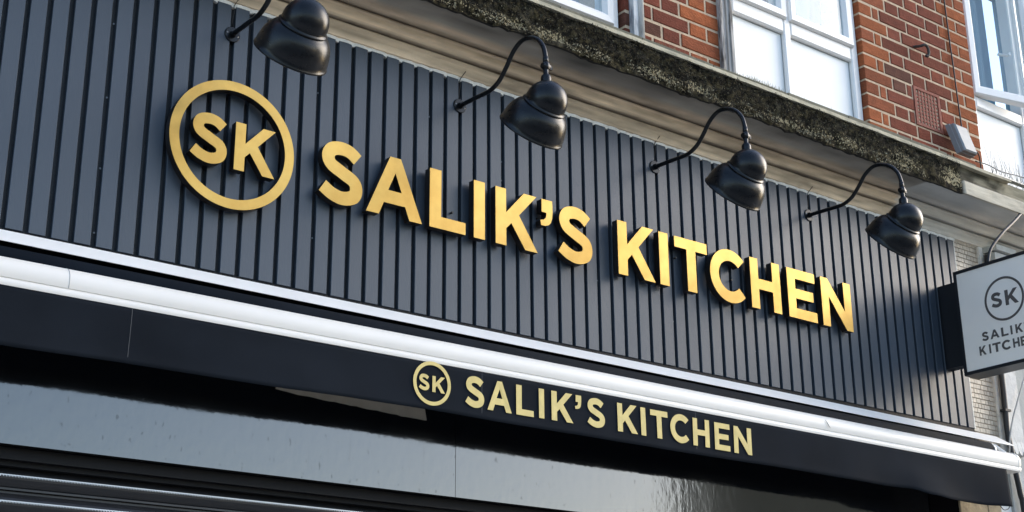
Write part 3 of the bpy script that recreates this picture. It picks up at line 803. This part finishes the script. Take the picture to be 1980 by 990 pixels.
mb = MB(); mb.tube([(.128, y_ - .0003, z_ + .0006 + .003 * math.sin(.528 * .72)) for y_, z_ in pr[1:9]], .0009, 5); mb.build('joint_line', M_greycable, bar)
mb = MB(); mb.tube([(3.425, -.2195, -.180), (3.432, -.2232, -.190), (3.443, -.2240, -.205), (3.452, -.2232, -.213)], [.0008, .0018, .0018, .0006], 6); mb.build('scratch', M_greycable, bar)
# hood
mb = MB(); N = 60; x1 = 4.90
for i in range(N + 1):
    x = XA0 + (x1 - XA0) * i / N; xb = XA0 + (4.985 - XA0) * i / N
    zt = -.0135 - .0028 * x; zb = -.076 - .0022 * x; wv = .0008 * nz(x * 2, 8)
    mb.v += [Vector((x, -.020, zt)), Vector((x + .3 * (xb - x), -.045, zt - .010)), Vector((xb, -.098, zb + wv + .004)), Vector((xb, -.101, zb + wv)), Vector((xb, -.099, zb + wv - .001)), Vector((x, .0, zt - .004))]
    if i:
        a = 6 * i - 6; b = 6 * i
        for q in range(6): mb.face([a + q, b + q, b + (q + 1) % 6, a + (q + 1) % 6])
mb.face([6 * N + q for q in range(6)]); mb.face(list(range(6))[::-1])
mb.build('hood', M_hood, aw)
mb = MB(); mb.tube([(XA0, -.080, -.128), (4.78, -.080, -.128)], .040, 24); mb.build('fabric_roll', M_fabric, aw)
mb = MB(); mb.box(XA0, 4.6, -.001 - .02, -.0015, -.25, -.03); mb.build('torsion_plate', M_back, aw)
mb = MB(); mb.lathe((4.785, -.078, -.135), (1, 0, 0), [(0, 0), (0, .045), (.012, .045), (.018, .036), (.018, 0)], 28)
mb.tube([(4.80, -.05, -.085), (4.835, -.085, -.10), (4.85, -.125, -.14), (4.845, -.155, -.19)], [.008, .010, .010, .009], 10)
mb.build('end_bracket', M_hood, aw, flat_angle=40)
mb = MB(); mb.lathe((4.803, -.085, -.13), (1, 0, 0), [(0, 0), (0, .010), (.012, .010), (.014, 0)], 6); mb.build('bolt', M_steel, aw)
# valance
bot = [(-2.3, -.42), (-.05, -.422), (.33, -.416), (.76, -.4175), (1.13, -.4115), (1.38, -.4095), (1.78, -.4145), (2.47, -.417), (3.1, -.4155), (3.7, -.4185), (3.82, -.4185), (3.97, -.416), (4.11, -.431), (4.26, -.4375), (4.5, -.436), (4.71, -.429)]
def vb(x):
    for (a, za), (b, zb) in zip(bot, bot[1:]):
        if a <= x <= b: t = (x - a) / (b - a); t = t * t * (3 - 2 * t); return za + (zb - za) * t
    return bot[-1][1]
def vy(x, t):
    """valance surface y at x and drop t (0 top .. 1 bottom)"""
    w_ = .0060 * nz(x * 1.6, t * 1.2, 4) + .0012 * nz(x * 6, t * 2, 1)
    if x > 3.5: w_ += .010 * t * math.sin((x - 3.5) * 9.5 - t * 1.4) * min(1, (x - 3.5) * 2)
    return -.213 + w_ * (.3 + t)
mb = MB(); NXV, NZV = 420, 12; VX1 = 4.712
for i in range(NXV + 1):
    x = XA0 + (VX1 - XA0) * i / NXV
    for j in range(NZV + 1):
        t = j / NZV; z = -.246 + (vb(x) + .246) * t
        hem = -.0012 if t > .87 else 0
        mb.v.append(Vector((x, vy(x, t) + hem, z)))
for i in range(NXV):
    for j in range(NZV):
        a = i * (NZV + 1) + j; mb.face([a, a + NZV + 1, a + NZV + 2, a + 1], None, True)
val = mb.build('valance', M_fabric, aw)
md = val.modifiers.new('thick', 'SOLIDIFY'); md.thickness = .0015; md.offset = 1
for xs_ in (.326, 1.62, 2.66):      # sewn seams
    mb = MB()
    for i in range(13):
        t = i / 12; z = -.247 + (vb(xs_) + .247) * t * .985; y = vy(xs_, t) - .0022
        mb.v += [Vector((xs_, y, z)), Vector((xs_ + .0022, y, z))]
        if i: mb.face([2 * i - 2, 2 * i, 2 * i + 1, 2 * i - 1])
    mb.build('seam', mat('seam_thread', (.05, .053, .058), .8) if 'seam_thread' not in MATS else MATS['seam_thread'], val)
def printed(loops, parent, material, yf):
    mb = MB()
    # subdivide by clipping to strips is unnecessary: letters are small, follow the cloth at each vertex
    mb.prism(loops, lambda a, b: (a, yf(a, b) - .0030, b), lambda a, b: (a, yf(a, b) - .0022, b))
    return mb.build('printed_letter', material, parent)
yv = lambda a, b: vy(a, max(0, min(1, (-.246 - b) / (-.246 - vb(a))))) - .0022
vw = [('S', 1.547, -.3765, .107), ('A', 1.643, -.377, .103), ('L', 1.770, -.377, .112), ('I', 1.873, -.376, .107), ('K', 1.931, -.376, .114), ("'", 2.042, -.376, .112), ('S', 2.098, -.3765, .112), ('K', 2.247, -.377, .114),
      ('I', 2.365, -.378, .110), ('T', 2.415, -.379, .110), ('C', 2.518, -.380, .110), ('H', 2.641, -.382, .110), ('E', 2.760, -.384, .106), ('N', 2.868, -.385, .112)]
for ch, x, z0, wx in vw:
    printed(scaled(ch, x, z0, wx, .1085), val, M_gold, yv)
printed([circ(1.409, -.318, .0775, .0765), circ(1.409, -.318, .0645, .0635)[::-1]], val, M_gold, yv)
printed(scaled('S', 1.3545, -.3455, .056, .0555), val, M_gold, yv)
printed(scaled('K', 1.410, -.347, .060, .056), val, M_gold, yv)
# ties hanging from the end of the valance
mb = MB(); mb.tube(cr([(4.63, -.214, -.430), (4.655, -.214, -.447), (4.69, -.214, -.440), (4.705, -.214, -.425)], 6), .0022, 6)
mb.tube(cr([(4.708, -.20, -.40), (4.735, -.15, -.37), (4.80, -.10, -.335), (4.87, -.06, -.335), (4.93, -.05, -.36)], 6), .0022, 6)
mb.build('tie_cord', M_cable, aw)

# ================================================================= PROJECTING SIGN
ps = empty('projecting_sign', (4.66, 0, .47), 'square white projecting sign with black frame at the right end of the panel', 'sign')
X0, X1 = 4.60, 4.715; Y0, Y1 = -.655, -.123; Z0, Z1 = .208, .740
mb = MB(); f = .0165
# frame: four bars round the face, on both sides, plus the box shell
mb.box(X0, X1, Y0, Y1, Z1 - .004, Z1); mb.box(X0, X1, Y0, Y1, Z0, Z0 + .004)
mb.box(X0, X1, Y0, Y0 + .004, Z0 + .004, Z1 - .004); mb.box(X0, X1, Y1 - .004, Y1, Z0 + .004, Z1 - .004)
for xa, xb in ((X0 + .0005, X0 + .003), (X1 - .003, X1 - .0005)):
    mb.box(xa, xb, Y0 + .004, Y1 - .004, Z1 - f, Z1 - .004); mb.box(xa, xb, Y0 + .004, Y1 - .004, Z0 + .004, Z0 + f)
    mb.box(xa, xb, Y0 + .004, Y0 + f, Z0 + f, Z1 - f); mb.box(xa, xb, Y1 - f, Y1 - .004, Z0 + f, Z1 - f)
mb.build('frame', M_signblk, ps)
mb = MB(); mb.box(X0 + .004, X0 + .008, Y0 + .005, Y1 - .005, Z0 + .005, Z1 - .005); sf = mb.build('sign_face', M_signface, ps)
mb = MB(); mb.box(X1 - .008, X1 - .004, Y0 + .005, Y1 - .005, Z0 + .005, Z1 - .005); mb.build('sign_face', M_signface, ps)
mb = MB(); mb.box(4.632, 4.690, Y1, -.002, .272, .700); mb.build('mounting_box', M_signblk, ps)
def sprint(loops):   # loops in (distance towards the street u, z)
    mb = MB(); mb.prism(loops, lambda a, b: (X0 + .0025, a, b), lambda a, b: (X0 + .0045, a, b)); mb.build('printed_letter', M_signtxt, sf)
def sgl(ch, y_left, z0, h, sw=.92):     # reading direction runs towards -y; thinner strokes
    return [[(y_left - a * h * sw, z0 + b * h) for a, b in lp] for lp in G[ch]]
cyS = -.389
sprint([circ(cyS, .537, .1085), circ(cyS, .537, .0975)[::-1]])
sprint(sgl('S', -.3165, .503, .073, 1.05)); sprint(sgl('K', -.3945, .500, .075, 1.08))
for ch_, y_, z_ in (('S', -.2435, .3555), ('A', -.2895, .3555), ('L', -.351, .3545), ('I', -.4015, .3535), ('K', -.429, .353), ("'", -.4755, .3525), ('S', -.491, .352)):
    sprint(sgl(ch_, y_, z_, .0435, {'S': 1.08, 'A': 1.10, 'L': 1.22}.get(ch_, 1.02)))
for ch_, y_, z_ in (('K', -.2205, .289), ('I', -.275, .2885), ('T', -.2945, .288), ('C', -.3455, .2875), ('H', -.4065, .287), ('E', -.4485, .2865), ('N', -.4905, .286)):
    sprint(sgl(ch_, y_, z_, .045, {'T': 1.22, 'C': 1.15}.get(ch_, .95)))

# conduit that feeds the projecting sign from the soffit
mb = MB(); mb.tube(cr([(4.645, -.30, .735), (4.652, -.30, .775), (4.69, -.30, .84), (4.80, -.30, .940), (4.93, -.285, 1.03), (5.06, -.26, 1.118)], 8), .0078, 12)
tag(mb.build('sign_conduit', M_cable, origin=(0, 0, 0)), 'thick black conduit curving up from the top of the projecting sign to the cornice', 'cable')

# ================================================================= SMALL FIXTURES
# vertical black cable and thin grey cable by the pilaster
mb = MB(); mb.tube(cr([(5.052, -.030, .95), (5.054, -.030, .6), (5.055, -.030, .28), (5.050, -.030, .12), (5.046, -.03, 0), (5.045, -.04, -.10), (5.052, -.045, -.21), (5.068, -.045, -.31), (5.08, -.045, -.40), (5.08, -.045, -.9), (5.08, -.045, -3.1)], 6), .0145, 10)
mb.box(5.030, 5.078, -.046, -.012, .110, .122)
tag(mb.build('black_cable', M_cable), 'thick black cable running down the white strip past the end of the awning', 'cable')
mb = MB(); mb.tube(cr([(5.30, -.06, .42), (5.20, -.06, .29), (5.12, -.062, .17), (5.045, -.064, .05), (5.01, -.062, -.04), (4.985, -.06, -.14)], 8), .0042, 8)
tag(mb.build('grey_cable', M_greycable), 'thin grey cable hanging diagonally beside the fluted white pilaster', 'cable')
# junction box on the brick pier
jb = empty('junction_box', (4.93, -.16, 1.30), 'grey plastic junction box leaning on the ledge against the brick pier', 'box')
def slant(u, v, d):  # u along x, v up, d outwards: box leans outwards at its foot
    return Vector((4.835 + u + (.165 - v) * .16, -.018 - d - (.165 - v) * .20, 1.480 + v))
mb = MB()
def sbox(mb, u0, u1, v0, v1, d0, d1, c=.006):
    b = len(mb.v)
    mb.v += [slant(u0, v0, d0), slant(u1, v0, d0), slant(u1, v1, d0), slant(u0, v1, d0), slant(u0, v0, d1 - c), slant(u1, v0, d1 - c), slant(u1, v1, d1 - c), slant(u0, v1, d1 - c),
             slant(u0 + c, v0 + c, d1), slant(u1 - c, v0 + c, d1), slant(u1 - c, v1 - c, d1), slant(u0 + c, v1 - c, d1)]
    for q in ((3, 2, 1, 0), (0, 1, 5, 4), (1, 2, 6, 5), (2, 3, 7, 6), (3, 0, 4, 7), (4, 5, 9, 8), (5, 6, 10, 9), (6, 7, 11, 10), (7, 4, 8, 11), (8, 9, 10, 11)): mb.face([b + i for i in q])
sbox(mb, 0, .115, -.005, .165, 0, .030, .002); mb.build('housing', M_greypvc, jb)
mb = MB(); sbox(mb, .002, .113, .0, .160, .031, .058, .008); mb.build('lid', M_greypvc, jb)
mb = MB(); mb.tube(cr([(4.985, -.007, 3.4), (4.978, -.008, 2.9), (4.986, -.008, 2.46), (4.992, -.007, 2.2), (4.996, -.008, 2.03), (5.001, -.008, 1.8), (5.0, -.012, 1.655)], 5), .0042, 8)
tag(mb.build('thin_cable', M_cable), 'thin black cable running down the brick pier to the grey box', 'cable')
mb = MB(); mb.tube(cr([(4.985, -.075, 1.50), (5.01, -.075, 1.52), (5.04, -.07, 1.50), (5.05, -.065, 1.44), (5.05, -.065, 1.40)], 6), .0035, 8)
mb.tube(cr([(5.03, -.05, 1.475), (5.14, -.05, 1.482), (5.27, -.05, 1.472), (5.42, -.05, 1.485), (5.6, -.05, 1.49)], 6), .003, 8)
tag(mb.build('loose_wire', M_cable), 'loose dark wire looping from the grey box along the ledge to the right', 'cable')
# iron hook
mb = MB(); mb.tube(cr([(4.665, .02, 2.075), (4.668, -.02, 2.062), (4.672, -.045, 2.058), (4.690, -.055, 2.064), (4.712, -.055, 2.050), (4.714, -.055, 2.020), (4.704, -.053, 2.002), (4.690, -.050, 2.004)], 6), [.008] * 42 + [.006], 8)
tag(mb.build('iron_hook', M_iron), 'rusty iron hook fixed in the brick pier above the terracotta vent', 'hook')
# bird spikes
bs = MB(); rnd = random.Random(11)
for k in range(13):
    x = 5.10 + k * .037
    for s_ in (-1, 1, .2):
        tx = x + s_ * .045 + rnd.uniform(-.015, .015)
        bs.tube([(x, -.10, 1.40), (tx, -.10 + rnd.uniform(-.02, .02), 1.40 + rnd.uniform(.09, .16))], [.0017, .0010], 5)
bs.box(5.08, 5.62, -.115, -.085, 1.395, 1.402)
tag(bs.build('bird_spikes', M_spike), 'row of thin bird spikes on the ledge under the right hand window', 'spikes')

# moss and grass on the ledge
def tuftcol(r): return (.035 * r, .033 * r, .018 * r)
mb = MB(); rnd = random.Random(21)
def chip(x, y, z, s_, col):
    a = Vector((rnd.gauss(0, 1), rnd.gauss(0, .45), rnd.gauss(0, 1))).normalized() * s_; b = Vector((rnd.gauss(0, 1), rnd.gauss(0, .6), rnd.gauss(0, 1))).normalized() * s_ * rnd.uniform(.4, .9)
    p = Vector((x, y, z)); mb.poly([p - a, p + b, p + a * .9 - b * .3], col)
for i in range(24000):
    x = rnd.uniform(.2, 4.55); t = rnd.random() ** .8
    if t < .22 + .16 * nz(x * 7, 3) and rnd.random() < .72: continue
    if x > 4.2 and t < .5: continue
    if x > 3.3 and t < .30: continue
    z = 1.115 + .148 * t; k = nz(x * 15, z * 45, 2)
    if k < -.3 and rnd.random() < .8: continue
    r = rnd.uniform(.35, 1.2) * (1 + .5 * k)
    q_ = rnd.random(); col = tuftcol(.32 * r) if q_ < .78 else (tuftcol(2.2 * r) if q_ < .95 else (.17 * r, .15 * r, .09 * r))
    chip(x, -.272 + rnd.uniform(-.010, .008) + .013 * nz(x * 9, z * 30) + .010 * nz(x * 28, z * 60, 5), z, rnd.uniform(.0018, .0058), col)
for i in range(2600):      # pale crumbling stone chips near the lower edge
    x = rnd.uniform(.2, 4.25); t = abs(rnd.gauss(.10, .12)) + .02
    z = 1.112 + .148 * t; r = rnd.uniform(.6, 1.3)
    if nz(x * 9, 8) < -.15: continue
    chip(x, -.270 + rnd.uniform(-.008, .004) + .013 * nz(x * 9, z * 30) + .010 * nz(x * 28, z * 60, 5), z, rnd.uniform(.0025, .0085), (.30 * r, .26 * r, .17 * r))
tag(mb.build('moss', M_moss), 'dark moss and crumbling grit clinging to the cornice edge', 'moss', kind='stuff')
mb = MB()
for i in range(1500):
    u = rnd.random()
    if u < .45: x = rnd.gauss(3.15, .12)
    elif u < .55: x = rnd.gauss(2.60, .05)
    elif u < .62: x = rnd.uniform(3.3, 4.1)
    else: x = rnd.uniform(4.95, 6.0)
    far = x > 4.7
    y = rnd.uniform(-.26, -.18) if not far else rnd.uniform(-.26, -.10)
    z = 1.30 if not far else 1.29 + .25 * max(0, y + .26)
    h = rnd.uniform(.008, .030) if not far else rnd.uniform(.01, .035)
    dx = rnd.gauss(0, .010); r = rnd.uniform(.5, 1.3)
    c = (.17 * r, .16 * r, .09 * r) if rnd.random() < .7 else (.08 * r, .10 * r, .035 * r)
    mb.poly([(x - .0012, y, z), (x + .0012, y, z), (x + dx, y - .004, z + h)], c)
tag(mb.build('grass', M_grass), 'small dry grass and weeds growing on the ledge', 'grass', kind='stuff')
